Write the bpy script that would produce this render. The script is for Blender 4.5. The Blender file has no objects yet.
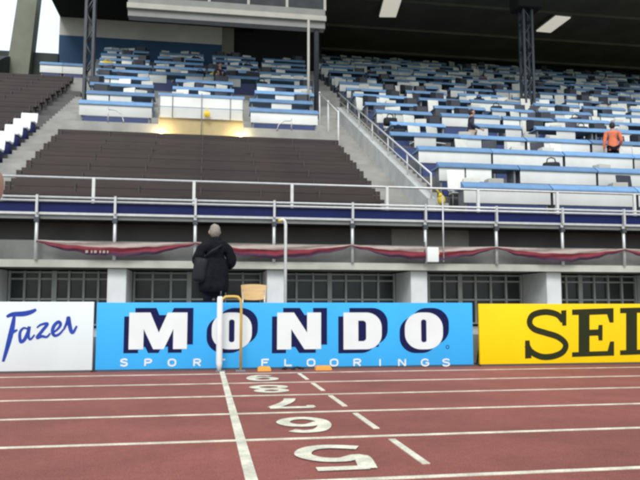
import bpy, bmesh, math, random
from mathutils import Vector, Matrix, Euler, noise
R = math.radians
rnd = random.Random(7)
S = bpy.context.scene
COL = S.collection

# ------------------------------------------------------------------ camera
EYE = Vector((0, 0, 0.95)); F = 690.0; YAW = 9.5; PITCH = math.degrees(math.atan(66/690))
cam = bpy.data.cameras.new('camera'); camo = bpy.data.objects.new('camera', cam); COL.objects.link(camo)
cam.sensor_width = 36; cam.lens = 36*F/640; cam.clip_end = 3000; cam.clip_start = 0.02
camo.location = EYE; camo.rotation_euler = (R(90+PITCH), 0, R(-YAW)); S.camera = camo
ROT = Euler((R(90+PITCH), 0, R(-YAW))).to_matrix()

def P(px, py, Y=None, Z=None):
    """the point of the place seen in the photograph at (px, py), on the upright plane Y or the level plane Z"""
    d = ROT @ Vector(((px-320)/F, (240-py)/F, -1))
    t = (Y-EYE.y)/d.y if Y is not None else (Z-EYE.z)/d.z
    return EYE + d*t

# ------------------------------------------------------------------ materials
MATS = {}
def mat(name, col, rough=0.6, var=0.12, scale=6.0, metal=0.0, bump=0.0, bscale=40, rand=0.0, emit=None, estr=0, spec=0.5, stretch=(1,1,1), alpha=None):
    m = bpy.data.materials.new(name); m.use_nodes = True
    nt = m.node_tree; N = nt.nodes; L = nt.links; b = N['Principled BSDF']
    b.inputs['Roughness'].default_value = rough; b.inputs['Metallic'].default_value = metal
    b.inputs['Specular IOR Level'].default_value = spec
    tc = N.new('ShaderNodeTexCoord'); mp = N.new('ShaderNodeMapping'); L.new(tc.outputs['Object'], mp.inputs[0]); mp.inputs['Scale'].default_value = stretch
    n = N.new('ShaderNodeTexNoise'); n.inputs['Scale'].default_value = scale; n.inputs['Detail'].default_value = 5; L.new(mp.outputs[0], n.inputs['Vector'])
    mr = N.new('ShaderNodeMapRange'); mr.inputs[1].default_value = .3; mr.inputs[2].default_value = .7
    mr.inputs[3].default_value = 1-var; mr.inputs[4].default_value = 1+var; L.new(n.outputs['Fac'], mr.inputs[0])
    fac = mr.outputs[0]
    if rand:
        oi = N.new('ShaderNodeObjectInfo'); r2 = N.new('ShaderNodeMapRange'); r2.inputs[3].default_value = 1-rand; r2.inputs[4].default_value = 1+rand*.5
        L.new(oi.outputs['Random'], r2.inputs[0]); mu = N.new('ShaderNodeMath'); mu.operation = 'MULTIPLY'
        L.new(fac, mu.inputs[0]); L.new(r2.outputs[0], mu.inputs[1]); fac = mu.outputs[0]
    vm = N.new('ShaderNodeVectorMath'); vm.operation = 'SCALE'; vm.inputs[0].default_value = col[:3]; L.new(fac, vm.inputs['Scale'])
    L.new(vm.outputs[0], b.inputs['Base Color'])
    if bump:
        n2 = N.new('ShaderNodeTexNoise'); n2.inputs['Scale'].default_value = bscale; n2.inputs['Detail'].default_value = 4; L.new(mp.outputs[0], n2.inputs['Vector'])
        bp = N.new('ShaderNodeBump'); bp.inputs['Strength'].default_value = bump; bp.inputs['Distance'].default_value = .01
        L.new(n2.outputs['Fac'], bp.inputs['Height']); L.new(bp.outputs[0], b.inputs['Normal'])
    if emit:
        b.inputs['Emission Color'].default_value = (*emit, 1); b.inputs['Emission Strength'].default_value = estr
    MATS[name] = m; return m

mat('track', (.272, .080, .058), .85, .20, .35, bump=.35, bscale=220)
# rubber track: add fine granule colour speckle
def speckle(m, scale, lo, hi):
    nt = m.node_tree; N = nt.nodes; L = nt.links; b = N['Principled BSDF']
    src = b.inputs['Base Color'].links[0].from_socket
    n = N.new('ShaderNodeTexNoise'); n.inputs['Scale'].default_value = scale; n.inputs['Detail'].default_value = 2
    tc = N.new('ShaderNodeTexCoord'); L.new(tc.outputs['Object'], n.inputs['Vector'])
    mr = N.new('ShaderNodeMapRange'); mr.inputs[1].default_value = .35; mr.inputs[2].default_value = .65; mr.inputs[3].default_value = lo; mr.inputs[4].default_value = hi
    L.new(n.outputs['Fac'], mr.inputs[0]); v = N.new('ShaderNodeVectorMath'); v.operation = 'SCALE'
    L.new(src, v.inputs[0]); L.new(mr.outputs[0], v.inputs['Scale']); L.new(v.outputs[0], b.inputs['Base Color'])
speckle(MATS['track'], 90, .72, 1.25); speckle(MATS['track'], 1.7, .90, 1.08); speckle(MATS['track'], 14, .93, 1.06)
mat('line_paint', (.80, .75, .58), .75, .10, 5, bump=.2, bscale=200)
speckle(MATS['line_paint'], 60, .84, 1.06); speckle(MATS['line_paint'], 5, .82, 1.06)
mat('grass', (.05, .11, .03), .9, .3, 3, bump=.5)
mat('concrete', (.36, .35, .32), .85, .16, 1.6, bump=.3, bscale=30)
mat('pale_concrete', (.50, .50, .48), .85, .14, 2.0, bump=.2)
mat('dark_concrete', (.13, .125, .12), .9, .2, 1.2, bump=.2)
mat('white_wall', (.74, .74, .71), .7, .07, 2)
mat('pillar_white', (.70, .71, .70), .6, .16, 1.6, bump=.2)
mat('cream', (.62, .57, .45), .7, .08, 2)
mat('bench_brown', (.043, .027, .023), .6, .35, 2.5, rand=.25, stretch=(.25, 1, 1))
mat('bench_metal', (.05, .042, .04), .6, .1, 5)
mat('desk_white', (.80, .80, .76), .45, .10, 1.2, rand=.25)
mat('desk_blue', (.20, .37, .62), .5, .12, 3, rand=.35)
mat('desk_frame', (.20, .21, .23), .5, .1, 4)
mat('kick_blue', (.03, .05, .16), .5, .1, 4)
mat('rail_steel', (.60, .60, .59), .38, .08, 9, metal=.35)
mat('post_white', (.74, .73, .70), .5, .08, 8)
mat('fascia_blue', (.006, .013, .085), .5, .15, 2, spec=.2)
mat('fascia_grey', (.20, .21, .20), .6, .15, 2)
mat('beam_grey', (.46, .45, .39), .6, .25, 1.2, bump=.2)
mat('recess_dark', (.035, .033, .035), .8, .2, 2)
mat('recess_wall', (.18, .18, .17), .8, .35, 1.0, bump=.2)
mat('glass_dark', (.042, .046, .048), .15, .3, 2, spec=.3)
mat('mullion', (.36, .38, .36), .5, .1, 4)
mat('roof_dark', (.20, .20, .165), .8, .15, .6)
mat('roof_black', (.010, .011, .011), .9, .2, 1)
mat('back_grey', (.60, .57, .54), .8, .1, 1)
mat('back_blue', (.02, .07, .16), .7, .15, 1)
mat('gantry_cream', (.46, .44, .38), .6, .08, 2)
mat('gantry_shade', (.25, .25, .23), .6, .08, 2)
mat('steel_dark', (.06, .068, .08), .5, .15, 4, metal=.2)
mat('steel_grey', (.22, .24, .26), .5, .15, 4, metal=.2)
mat('olive', (.20, .21, .16), .8, .12, 1.2)
mat('end_green', (.035, .045, .04), .8, .25, 1.5)
mat('lamp_tube', (.8, .8, .7), .5, .03, 3, emit=(1, .97, .82), estr=.40)
mat('spot_lamp', (.9, .9, .8), .4, .02, 3, emit=(1, .9, .62), estr=14)
mat('niche_ochre', (.48, .38, .20), .7, .1, 2)
mat('board_blue', (.05, .45, .92), .5, .06, 1.1, spec=.25, bump=.25, bscale=1.6, stretch=(1, 1, .4))
mat('board_white', (.76, .84, .83), .5, .06, 1.1, spec=.25, bump=.25, bscale=1.6, stretch=(1, 1, .4))
mat('board_yellow', (.95, .66, .002), .5, .06, 1.1, spec=.25, bump=.25, bscale=1.6, stretch=(1, 1, .4))
mat('print_white', (.80, .84, .82), .5, .03, 3, spec=.2)
mat('print_navy', (.010, .013, .075), .6, .05, 3, spec=.1)
mat('print_black', (.03, .034, .014), .6, .05, 3, spec=.1)
mat('print_ink', (.03, .07, .40), .6, .15, 3, spec=.1)
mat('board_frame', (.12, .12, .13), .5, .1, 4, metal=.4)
mat('tube_yellow', (.68, .44, .10), .35, .1, 8)
mat('plastic_white', (.82, .83, .80), .35, .04, 5)
mat('wood', (.68, .44, .19), .45, .10, 7, stretch=(.4, 3, 3))
mat('chrome', (.6, .6, .6), .25, .05, 5, metal=.8)
mat('cloth_cream', (.40, .33, .29), .9, .08, 6, bump=.2)
mat('cloth_red', (.20, .022, .035), .85, .15, 6, bump=.2)
mat('cloth_plum', (.055, .02, .05), .85, .15, 6, bump=.2)
mat('monitor', (.035, .037, .045), .5, .12, 5, rand=.4)
mat('screen', (.02, .025, .03), .1, .1, 5)
mat('chair_dark', (.030, .032, .050), .6, .15, 5, rand=.4)
mat('chair_pale', (.72, .71, .64), .55, .08, 5, rand=.3)
mat('box_pale', (.62, .60, .52), .6, .1, 4, rand=.35)
mat('jacket_black', (.009, .010, .013), .85, .4, 9, bump=.8, bscale=14, spec=.12)
mat('trouser_black', (.010, .012, .022), .85, .3, 9, bump=.3, bscale=20, spec=.12)
mat('bag_black', (.016, .016, .019), .6, .3, 8, bump=.4, bscale=30, spec=.25)
mat('skin', (.50, .28, .20), .5, .06, 12)
mat('hair_grey', (.30, .27, .22), .8, .3, 40, bump=.6, bscale=90)
mat('hair_dark', (.03, .022, .018), .7, .3, 40, bump=.6, bscale=90)
mat('shoe', (.02, .018, .018), .5, .2, 8)
mat('shirt_orange', (.78, .20, .09), .8, .12, 9, bump=.3)
mat('shirt_navy', (.025, .028, .055), .8, .2, 9, bump=.3)
mat('trouser_tan', (.50, .38, .30), .8, .12, 9, bump=.3)
mat('orange', (.85, .32, .02), .5, .08, 6)
mat('yellow', (.80, .58, .03), .5, .08, 6)
mat('seat_white', (.78, .79, .78), .4, .06, 6, rand=.1)
mat('cyan_panel', (.45, .62, .66), .4, .06, 2)
mat('black_rubber', (.02, .02, .02), .6, .1, 6)

# ------------------------------------------------------------------ mesh builder
class MB:
    def __init__(s): s.v = []; s.f = []; s.m = []; s.mats = []; s.sm = []
    def _mi(s, m):
        if m not in s.mats: s.mats.append(m)
        return s.mats.index(m)
    def add(s, verts, faces, m, smooth=False):
        o = len(s.v); s.v += [Vector(v) for v in verts]
        for f in faces: s.f.append([i+o for i in f]); s.m.append(s._mi(m)); s.sm.append(smooth)
        return s
    def box(s, a, b, m, M=None):
        x0, y0, z0 = a; x1, y1, z1 = b
        v = [Vector(p) for p in ((x0,y0,z0),(x1,y0,z0),(x1,y1,z0),(x0,y1,z0),(x0,y0,z1),(x1,y0,z1),(x1,y1,z1),(x0,y1,z1))]
        if M: v = [M @ p for p in v]
        return s.add(v, [(0,3,2,1),(4,5,6,7),(0,1,5,4),(1,2,6,5),(2,3,7,6),(3,0,4,7)], m)
    def bbox(s, a, b, m, r=.01, M=None):      # bevelled box
        bm = bmesh.new(); bmesh.ops.create_cube(bm, size=1)
        c = [(p+q)/2 for p, q in zip(a, b)]; d = [abs(q-p) for p, q in zip(a, b)]
        for v in bm.verts: v.co = Vector((c[0]+v.co.x*d[0], c[1]+v.co.y*d[1], c[2]+v.co.z*d[2]))
        bmesh.ops.bevel(bm, geom=bm.edges[:], offset=min(r, min(d)*.4), segments=2, affect='EDGES', profile=.6)
        bm.verts.index_update()
        vs = [v.co.copy() for v in bm.verts]; fs = [[v.index for v in f.verts] for f in bm.faces]; bm.free()
        if M: vs = [M @ p for p in vs]
        return s.add(vs, fs, m, True)
    def tube(s, pts, r, m, n=8, caps=True, taper=None):
        pts = [Vector(p) for p in pts]; rings = []
        prev = None
        for i, p in enumerate(pts):
            t = (pts[min(i+1, len(pts)-1)]-pts[max(i-1, 0)]).normalized()
            if prev is None:
                u = t.cross(Vector((0, 0, 1)))
                if u.length < .05: u = t.cross(Vector((1, 0, 0)))
            else: u = prev - t*prev.dot(t)
            u.normalize(); w = t.cross(u); prev = u
            rr = r if taper is None else taper[i]
            rings.append([p+u*math.cos(2*math.pi*k/n)*rr+w*math.sin(2*math.pi*k/n)*rr for k in range(n)])
        vs = [q for ring in rings for q in ring]; fs = []
        for i in range(len(pts)-1):
            for k in range(n):
                a = i*n+k; b = i*n+(k+1) % n; fs.append((a, b, b+n, a+n))
        if caps: fs += [tuple(range(n-1, -1, -1)), tuple(range((len(pts)-1)*n, len(pts)*n))]
        return s.add(vs, fs, m, True)
    def extr_x(s, prof, x0, x1, m):           # (y, z) outline pushed along X
        n = len(prof)
        v = [(x0, y, z) for y, z in prof]+[(x1, y, z) for y, z in prof]
        f = [tuple(range(n)), tuple(range(2*n-1, n-1, -1))]
        f += [(i, i+n, (i+1) % n+n, (i+1) % n) for i in range(n)]
        return s.add(v, f, m)
    def sphere(s, c, r, m, M=None, seg=12):
        bm = bmesh.new(); bmesh.ops.create_uvsphere(bm, u_segments=seg, v_segments=max(6, seg*2//3), radius=1)
        rr = (r, r, r) if not hasattr(r, '__len__') else r
        vs = [Vector((v.co.x*rr[0], v.co.y*rr[1], v.co.z*rr[2])) for v in bm.verts]
        if M: vs = [M @ p for p in vs]
        vs = [p+Vector(c) for p in vs]; bm.verts.index_update()
        fs = [[v.index for v in f.verts] for f in bm.faces]; bm.free()
        return s.add(vs, fs, m, True)
    def build(s, name, parent=None):
        me = bpy.data.meshes.new(name); off = parent.matrix_world.translation if parent else Vector()
        root = parent
        org = Vector()
        while root is not None: org += root.location; root = root.parent
        me.from_pydata([v-org for v in s.v], [], s.f)
        for m in s.mats: me.materials.append(MATS[m])
        for p, mi, sm in zip(me.polygons, s.m, s.sm): p.material_index = mi; p.use_smooth = sm
        bm = bmesh.new(); bm.from_mesh(me); bmesh.ops.recalc_face_normals(bm, faces=bm.faces); bm.to_mesh(me); bm.free()
        me.update()
        o = bpy.data.objects.new(name, me); COL.objects.link(o)
        if parent: o.parent = parent
        return o

ALL_LABELS = {}
def tag(o, label, cat, group=None):
    o['label'] = label; o['category'] = cat
    if group: o['group'] = group
    return o
def thing(name, label, cat, loc, group=None):
    o = bpy.data.objects.new(name, None); o.empty_display_size = .2; COL.objects.link(o); o.location = loc
    return tag(o, label, cat, group)
def struct(o): o['kind'] = 'structure'; return o
KIDS = {}
def kids(o):
    return [c for c in bpy.data.objects if c.parent is o]
def dup(root, loc, label, rz=None, children=None):
    c = root.copy(); COL.objects.link(c); c.location = loc; c['label'] = label
    if rz is not None: c.rotation_euler = (0, 0, rz)
    for ch in (children if children is not None else KIDS[root.name]):
        d = ch.copy(); COL.objects.link(d); d.parent = c
        for g in KIDS.get(ch.name, []):
            e = g.copy(); COL.objects.link(e); e.parent = d
    return c
ORD = ['zeroth','first','second','third','fourth','fifth','sixth','seventh','eighth','ninth','tenth','eleventh','twelfth','thirteenth','fourteenth','fifteenth','sixteenth','seventeenth','eighteenth','nineteenth','twentieth','twenty-first','twenty-second','twenty-third','twenty-fourth','twenty-fifth']

# ------------------------------------------------------------------ flat lettering
def crom(pts, n=8):
    q = [pts[0]]+list(pts)+[pts[-1]]; out = []
    for i in range(1, len(q)-2):
        p0, p1, p2, p3 = [Vector(a) for a in q[i-1:i+3]]
        for k in range(n):
            t = k/n
            out.append(.5*((2*p1)+(p2-p0)*t+(2*p0-5*p1+4*p2-p3)*t*t+(3*p1-p0-3*p2+p3)*t**3))
    out.append(Vector(pts[-1])); return out
def ribbon(pts, w):                           # -> verts2d, faces
    pts = [Vector(p) for p in pts]; vs = []; n = len(pts)
    for i, p in enumerate(pts):
        t = pts[min(i+1, n-1)]-pts[max(i-1, 0)]
        t.normalize(); nn = Vector((-t.y, t.x)); ww = w if not callable(w) else w(i/(n-1))
        vs += [p+nn*ww/2, p-nn*ww/2]
    return vs, [(2*i, 2*i+1, 2*i+3, 2*i+2) for i in range(n-1)]
def filled(loops):                            # outline + holes -> verts2d, tris
    bm = bmesh.new(); es = []
    for lp in loops:
        vv = [bm.verts.new((p[0], p[1], 0)) for p in lp]
        es += [bm.edges.new((vv[i], vv[(i+1) % len(vv)])) for i in range(len(vv))]
    bmesh.ops.triangle_fill(bm, use_beauty=True, use_dissolve=False, edges=es)
    bm.verts.index_update()
    vs = [Vector((v.co.x, v.co.y)) for v in bm.verts]; fs = [[v.index for v in f.verts] for f in bm.faces]; bm.free()
    return vs, fs
def rrect(x0, y0, x1, y1, r, n=6, rx=None):
    rx = rx or r; out = []
    for cx, cy, a in ((x1-rx, y1-r, 0), (x0+rx, y1-r, 90), (x0+rx, y0+r, 180), (x1-rx, y0+r, 270)):
        for k in range(n+1):
            t = R(a+90*k/n); out.append((cx+rx*math.cos(t), cy+r*math.sin(t)))
    return out

# ================================================================== GROUND
b = MB(); b.box((-600, -600, -1.0), (600, 600, -.03), 'grass'); struct(b.build('ground'))
b = MB(); b.box((-45, -1.6, -.5), (110, 10.62, 0), 'track'); struct(b.build('running_track'))
LANE0 = 3.81
b = MB()
for k in range(-4, 6):
    y = LANE0+1.22*k
    b.box((-45, y-.026, -.02), (110, y+.026, .004), 'line_paint')
struct(b.build('lane_lines'))
fx = P(250, 478, Z=0); fx0 = P(222, 371, Z=0); FX = (fx.x+fx0.x)/2
b = MB(); b.box((FX-.034, -1.07, -.02), (FX+.034, 10.3, .008), 'line_paint'); struct(b.build('finish_line'))
# short dashes across each lane a little before the line
b = MB()
for k in range(5):
    y0 = LANE0+1.22*k
    b.box((1.155+FX-.026-.0, y0+.30, -.02), (1.155+FX+.024, y0+1.08, .006), 'line_paint')
DASH = b
DIG = {
 '5': [([(.88,.96),(.20,.96)], .13), (crom([(.22,1.0),(.17,.52),(.45,.63),(.75,.58),(.93,.36),(.80,.10),(.48,.02),(.08,.12)]), .15)],
 '6': [(crom([(.84,.88),(.60,.97),(.30,.88),(.12,.55),(.14,.22),(.42,.03),(.75,.10),(.90,.32),(.76,.53),(.45,.57),(.18,.38)]), .15)],
 '7': [([(.04,.93),(.97,.93)], .15), (crom([(.90,.9),(.62,.55),(.45,.25),(.38,0)]), .16), ([(.08,.97),(.08,.78)], .10)],
 '8': [(crom([(.5,.53),(.2,.66),(.17,.85),(.5,.97),(.83,.85),(.8,.66),(.5,.53),(.14,.38),(.1,.16),(.5,.03),(.9,.16),(.86,.38),(.5,.53)]), .16)],
 '9': [(crom([(.16,.12),(.40,.03),(.70,.12),(.88,.45),(.86,.78),(.58,.97),(.25,.90),(.10,.68),(.24,.47),(.55,.43),(.82,.62)]), .15)],
}
NUMPX = {'5': (297, 375, 445, 470), '6': (277, 331, 417, 431), '7': (264, 313, 399, 409), '8': (252, 289, 386.5, 393), '9': (247, 279, 377, 382)}
for i, dg in enumerate('56789'):
    x0, x1, ya, yb = NUMPX[dg]
    c0 = P(x0, (ya+yb)/2, Z=0).x; c1 = P(x1, (ya+yb)/2, Z=0).x
    yc = LANE0+1.22*(i+.5)-.05; hh = .66; cx = (c0+c1)/2; ww = (c1-c0)*.94
    b = MB()
    for j, (pts, w) in enumerate(DIG[dg]):
        vs, fs = ribbon([Vector(((.5-p[0])*ww, (.5-p[1])*hh)) for p in pts], w*.74)
        b.add([(cx+v.x, yc+v.y, .006+.0012*j+.0010*q/len(vs)) for q, v in enumerate(vs)], fs, 'line_paint')
    struct(b.build('lane_number'))
ds = P(439, 465, Z=0); ds0 = P(296, 375, Z=0); DX = (ds.x+ds0.x)/2
for v in DASH.v: v.x += DX-(1.155+FX)
struct(DASH.build('dashed_line'))
# apron behind the boards, half a metre up
b = MB(); b.box((-40, 11.0, -.4), (90, 17, .48), 'concrete'); struct(b.build('apron'))

# ================================================================== ADVERTISING BOARDS
BY = 10.45
def board(name, label, x0, x1, m, z0=.03, z1=1.0):
    t = thing(name, label, 'board', ((x0+x1)/2, BY+.05, 0), 'advertising boards along the track')
    MB().bbox((x0, BY, z0), (x1, BY+.05, z1), m, .008).build('panel', t)
    b = MB(); b.box((x0+.02, BY+.012, .0), (x1-.02, BY+.04, z0+.004), 'board_frame'); b.build('contact_shadow_strip', t)  # dark recessed strip standing in for the contact shadow under the panel
    n = max(2, int((x1-x0)/1.5))
    for i in range(n+1):
        x = x0+.12+(x1-x0-.24)*i/n
        b = MB(); b.box((x-.02, BY+.055, 0), (x+.02, BY+.095, .92), 'board_frame'); b.tube([(x, BY+.09, .8), (x, BY+.42, .02)], .015, 'board_frame', 6)
        b.box((x-.03, BY+.08, 0), (x+.03, BY+.46, .02), 'board_frame')
        b.build('support', t)
    return t
def on_board(px, py): p = P(px, py, Y=BY); return Vector((p.x, p.z))
def put(mb, vf, m, off):
    vs, fs = vf; n = len(vs); mb.add([(v.x, BY-off-(.0006*i/n if isinstance(fs[0], tuple) else 0), v.y) for i, v in enumerate(vs)], fs, m)

bx0 = on_board(96, 337).x; bx1 = on_board(473, 337).x
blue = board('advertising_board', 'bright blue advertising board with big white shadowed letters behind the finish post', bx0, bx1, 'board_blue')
def quadmap(x0, x1, y0, y1, pts, shear=0, grow=0):
    # unit letter box -> board plane, letter box given in photo pixels
    a = on_board(x0, y1); c = on_board(x1, y0); w = c.x-a.x; h = c.y-a.y
    out = []
    for u, v in pts:
        uu = (u-.5)*(1+grow)+.5; vv = (v-.5)*(1+grow*.6)+.5
        out.append((a.x+uu*w+shear*(vv-.5)*h, a.y+vv*h))
    return out
L_M = [[(0,0),(.30,0),(.27,.62),(.44,0),(.56,0),(.74,.62),(.72,0),(1,0),(.97,1),(.66,1),(.5,.42),(.34,1),(.03,1)]]
L_M = [[(0,0),(.25,0),(.25,.55),(.42,0),(.60,0),(.76,.55),(.76,0),(1,0),(1,1),(.66,1),(.51,.45),(.36,1),(0,1)]]
L_N = [[(0,0),(.32,0),(.32,.55),(.62,0),(1,0),(1,1),(.68,1),(.68,.45),(.38,1),(0,1)]]
L_O = [rrect(0,0,1,1,.42,8), rrect(.425,.19,.565,.81,.06,3)]
def dshape(x0,y0,x1,y1,r):
    o = [(x0,y0)]
    for cx,cy,a in ((x1-r,y0+r,270),(x1-r,y1-r,0)):
        for k in range(9):
            t=R(a+90*k/8); o.append((cx+r*math.cos(t), cy+r*math.sin(t)))
    return o+[(x0,y1)]
L_D = [dshape(0,0,1,1,.40), dshape(.385,.22,.59,.78,.09)]
for L, a, c in ((L_M,128.5,187.5),(L_O,211.5,252),(L_N,277,321),(L_D,343.5,381.5),(L_O,405,442.5)):
    b = MB(); put(b, filled([quadmap(a, c, 312.5, 349.5, l) for l in L]), 'print_white', .005); lt = b.build('letter', blue)
    b = MB()
    for dx, dy, of in ((-5.2, 3.8, .0018), (6.0, -4.6, .0030)): put(b, filled([quadmap(a+dx, c+dx, 312.5+dy, 349.5+dy, L[0])]), 'print_navy', of)
    put(b, filled([quadmap(a+3, c-3, 315, 347, [(0, 0), (1, 0), (1, 1), (0, 1)] if L is not L_O else L[0])]), 'print_navy', .0036)
    b.build('letter_shadow', lt)
SMALL = {
 'S': [crom([(.9,.82),(.6,.98),(.2,.88),(.2,.62),(.8,.42),(.82,.12),(.45,.02),(.08,.16)],4)],
 'P': [[(.15,0),(.15,1)], crom([(.15,.95),(.7,.95),(.9,.74),(.7,.5),(.15,.5)],4)],
 'O': [crom([(.5,.97),(.12,.8),(.12,.2),(.5,.03),(.88,.2),(.88,.8),(.5,.97)],4)],
 'R': [[(.15,0),(.15,1)], crom([(.15,.95),(.7,.95),(.9,.74),(.7,.5),(.15,.5)],4), [(.5,.5),(.9,0)]],
 'T': [[(.5,0),(.5,.9)], [(0,.93),(1,.93)]],
 'F': [[(.15,0),(.15,1)], [(.22,.93),(.95,.93)], [(.22,.5),(.8,.5)]],
 'L': [[(.15,0),(.15,1)], [(.22,.07),(.95,.07)]],
 'I': [[(.5,0),(.5,1)]],
 'N': [[(.12,0),(.12,1)], [(.16,.97),(.84,.03)], [(.88,0),(.88,1)]],
 'G': [crom([(.9,.78),(.55,.97),(.14,.78),(.14,.22),(.55,.03),(.88,.2),(.88,.45)],4), [(.55,.45),(.95,.45)]],
}
for i, (ch, px) in enumerate(zip('SPORTFLOORINGS', (124,148,172,197,221,265,288,311,334,357,380,402,425,446))):
    b = MB()
    for j, pts in enumerate(SMALL[ch]):
        a = on_board(px-4.2, 366); c = on_board(px+4.2, 359)
        q = [Vector((a.x+p[0]*(c.x-a.x), a.y+p[1]*(c.y-a.y))) for p in pts]
        put(b, ribbon(q, .024), 'print_white', .004+.0004*j)
    b.build('small_letter', blue)
b = MB(); c = on_board(447.5, 347)
put(b, filled([[(c.x+.03*math.cos(t*.4), c.y+.03*math.sin(t*.4)) for t in range(16)], [(c.x+.02*math.cos(t*.4), c.y+.02*math.sin(t*.4)) for t in range(16)]]), 'print_navy', .003); b.build('ring_mark', blue)

# white board on the left, handwritten word
wx1 = on_board(93, 337).x
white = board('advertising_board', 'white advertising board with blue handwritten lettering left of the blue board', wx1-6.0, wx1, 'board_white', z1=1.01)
def fz(pts, n=8): return [on_board(x/6.4, 300+y/6.4) for x, y in crom(pts, n)]
def wv(a, mid=1.0): return lambda t: a*(.45+.75*mid*math.sin(math.pi*min(1, max(0, t*.9+.05))))
b = MB()
for j, (pts, w) in enumerate([
    ([(42,108),(80,92),(150,88),(200,76),(232,60)], wv(.060)),
    ([(92,98),(84,150),(70,215),(48,300),(20,395)], wv(.058)),
    ([(52,225),(85,205),(112,190)], wv(.034)),
    ([(178,185),(150,180),(128,210),(132,265),(155,255),(180,205),(188,170),(182,225),(194,252),(222,222)], wv(.040)),
    ([(236,178),(262,158),(304,152),(272,195),(238,240),(268,232),(300,236),(322,212)], wv(.038)),
    ([(330,215),(365,190),(388,158),(374,140),(346,165),(336,205),(352,228),(382,216),(408,186)], wv(.040)),
    ([(408,190),(430,140),(438,112),(444,150),(456,200),(470,205),(492,165)], wv(.046))]):
    put(b, ribbon(fz(pts), w), 'print_ink', .003+.0004*j)
b.build('lettering', white)
# yellow board on the right
yx0 = on_board(479.5, 337).x
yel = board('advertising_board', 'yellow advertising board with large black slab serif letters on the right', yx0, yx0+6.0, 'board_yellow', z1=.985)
def ymap(px, py):
    return on_board(px, py)
def poly(pts): return filled([[ymap(*p) for p in pts]])
b = MB(); bb = crom([(563,321),(557,314.5),(545,312),(533,315),(529.5,322.5),(534,329),(546,333),(558,337),(565.5,344),(563,351.5),(554,356),(542,356.8),(531.5,352),(526.8,345)], 6)
put(b, ribbon([ymap(*p) for p in bb], .098), 'print_black', .003)
put(b, poly([(561,310.5),(566.3,310),(566.3,325.5),(562.2,325.8)]), 'print_black', .0036)
put(b, poly([(525,340.5),(529.5,340.3),(531.5,358.2),(525,358.6)]), 'print_black', .0036); b.build('letter', yel)
b = MB(); put(b, poly([(572,309.5),(613.5,308),(613.5,322.5),(609.5,322.6),(607,314.3),(589.5,314.9),(589.5,329.6),(598,329.3),(598.5,325),(602.5,324.8),(602.5,340.4),(598.5,340.5),(598,335.6),(589.5,335.9),(589.5,351.5),(607.5,350.9),(610,341.5),(614,341.3),(614,355.6),(572,357),(572,352.3),(578.5,352),(578.5,314.9),(572,315)]), 'print_black', .003); b.build('letter', yel)
def shift(pts, dx, dy): return [(x+dx, y+dy) for x, y in pts]
b = MB(); put(b, poly([(620,308),(643,307.4),(643,312.6),(637,312.8),(637,349.7),(643,349.5),(643,354.4),(620,355.2),(620,350.3),(626,350.1),(626,313.1),(620,313.3)]), 'print_black', .003); b.build('letter', yel)
b = MB(); put(b, poly([(650,307.2),(672,306.6),(672,311.8),(666,312),(666,328),(684,311.4),(679,311.5),(679,306.4),(700,305.8),(700,311),(692,311.3),(676,327),(694,347.5),(701,347.3),(701,352),(679,352.6),(679,348.2),(683,348),(668,332),(666,334),(666,348.8),(672,348.6),(672,353.4),(650,354.2),(650,349.3),(655,349.2),(655,312.4),(650,312.5)]), 'print_black', .003); b.build('letter', yel)
b = MB(); put(b, filled([[ymap(730+25*math.cos(t*.2618), 328+24.5*math.sin(t*.2618)) for t in range(24)], [ymap(730+15*math.cos(t*.2618), 328+18.5*math.sin(t*.2618)) for t in range(24)]]), 'print_black', .003); b.build('letter', yel)

# things at the foot of the blue board
for px, w, lab in ((264, 12, 'small orange marker block on the track under the blue board, near the finish post'), (323, 15, 'larger orange marker block on the track under the middle of the blue board')):
    p = P(px, 370, Y=BY-.13); t = w/690*10.3/2
    o = MB(); v = []
    for z, sx, sy in ((0, t*1.1, .08), (.035, t*1.05, .07), (.062, t*.85, .05)):
        v += [(p.x-sx, BY-.13-sy, z), (p.x+sx, BY-.13-sy, z), (p.x+sx, BY-.13+sy, z), (p.x-sx, BY-.13+sy, z)]
    f = [(3,2,1,0), (8,9,10,11)]
    for q in (0, 4): f += [(q+i, q+(i+1) % 4, q+4+(i+1) % 4, q+4+i) for i in range(4)]
    o.add(v, f, 'orange'); tag(o.build('marker_block'), lab, 'marker block', 'orange marker blocks under the board')
p = P(293, 369, Y=BY-.12); o = MB()
o.tube([(p.x+.02*math.sin(k*.9)*3+(k-10)*.016, BY-.12+.05*math.cos(k*1.3), .012+.03*abs(math.sin(k*.8))) for k in range(22)], .011, 'black_rubber', 6)
tag(o.build('cable'), 'dark coiled cable lying between the orange blocks under the blue board', 'cable')

# finish post: yellow bent tube frame, its left leg sleeved in white
xa = P(221, 330, Y=10.25).x; xb = P(241, 330, Y=10.25).x; zt = P(231, 296.5, Y=10.25).z
t = thing('finish_frame', 'yellow bent tube frame at the finish line with one white padded post', 'finish frame', ((xa+xb)/2, 10.25, 0))
pts = [(xa, 10.25, .0)]+[(xa, 10.25, zt-.1), (xa+.015, 10.25, zt-.04), (xa+.06, 10.25, zt-.004), (xa+.11, 10.25, zt), (xb-.11, 10.25, zt), (xb-.05, 10.25, zt-.006), (xb-.013, 10.25, zt-.045), (xb, 10.25, zt-.11), (xb, 10.25, .0)]
MB().tube(pts, .020, 'tube_yellow', 10).build('tube', t)
b = MB(); b.tube([(xa-.02, 10.25, .02), (xa-.02, 10.25, .12), (xa-.02, 10.25, zt-.03), (xa-.02, 10.25, zt+.0)], .07, 'plastic_white', 14, taper=[.030, .047, .043, .032]); b.build('padded_post', t)
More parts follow.
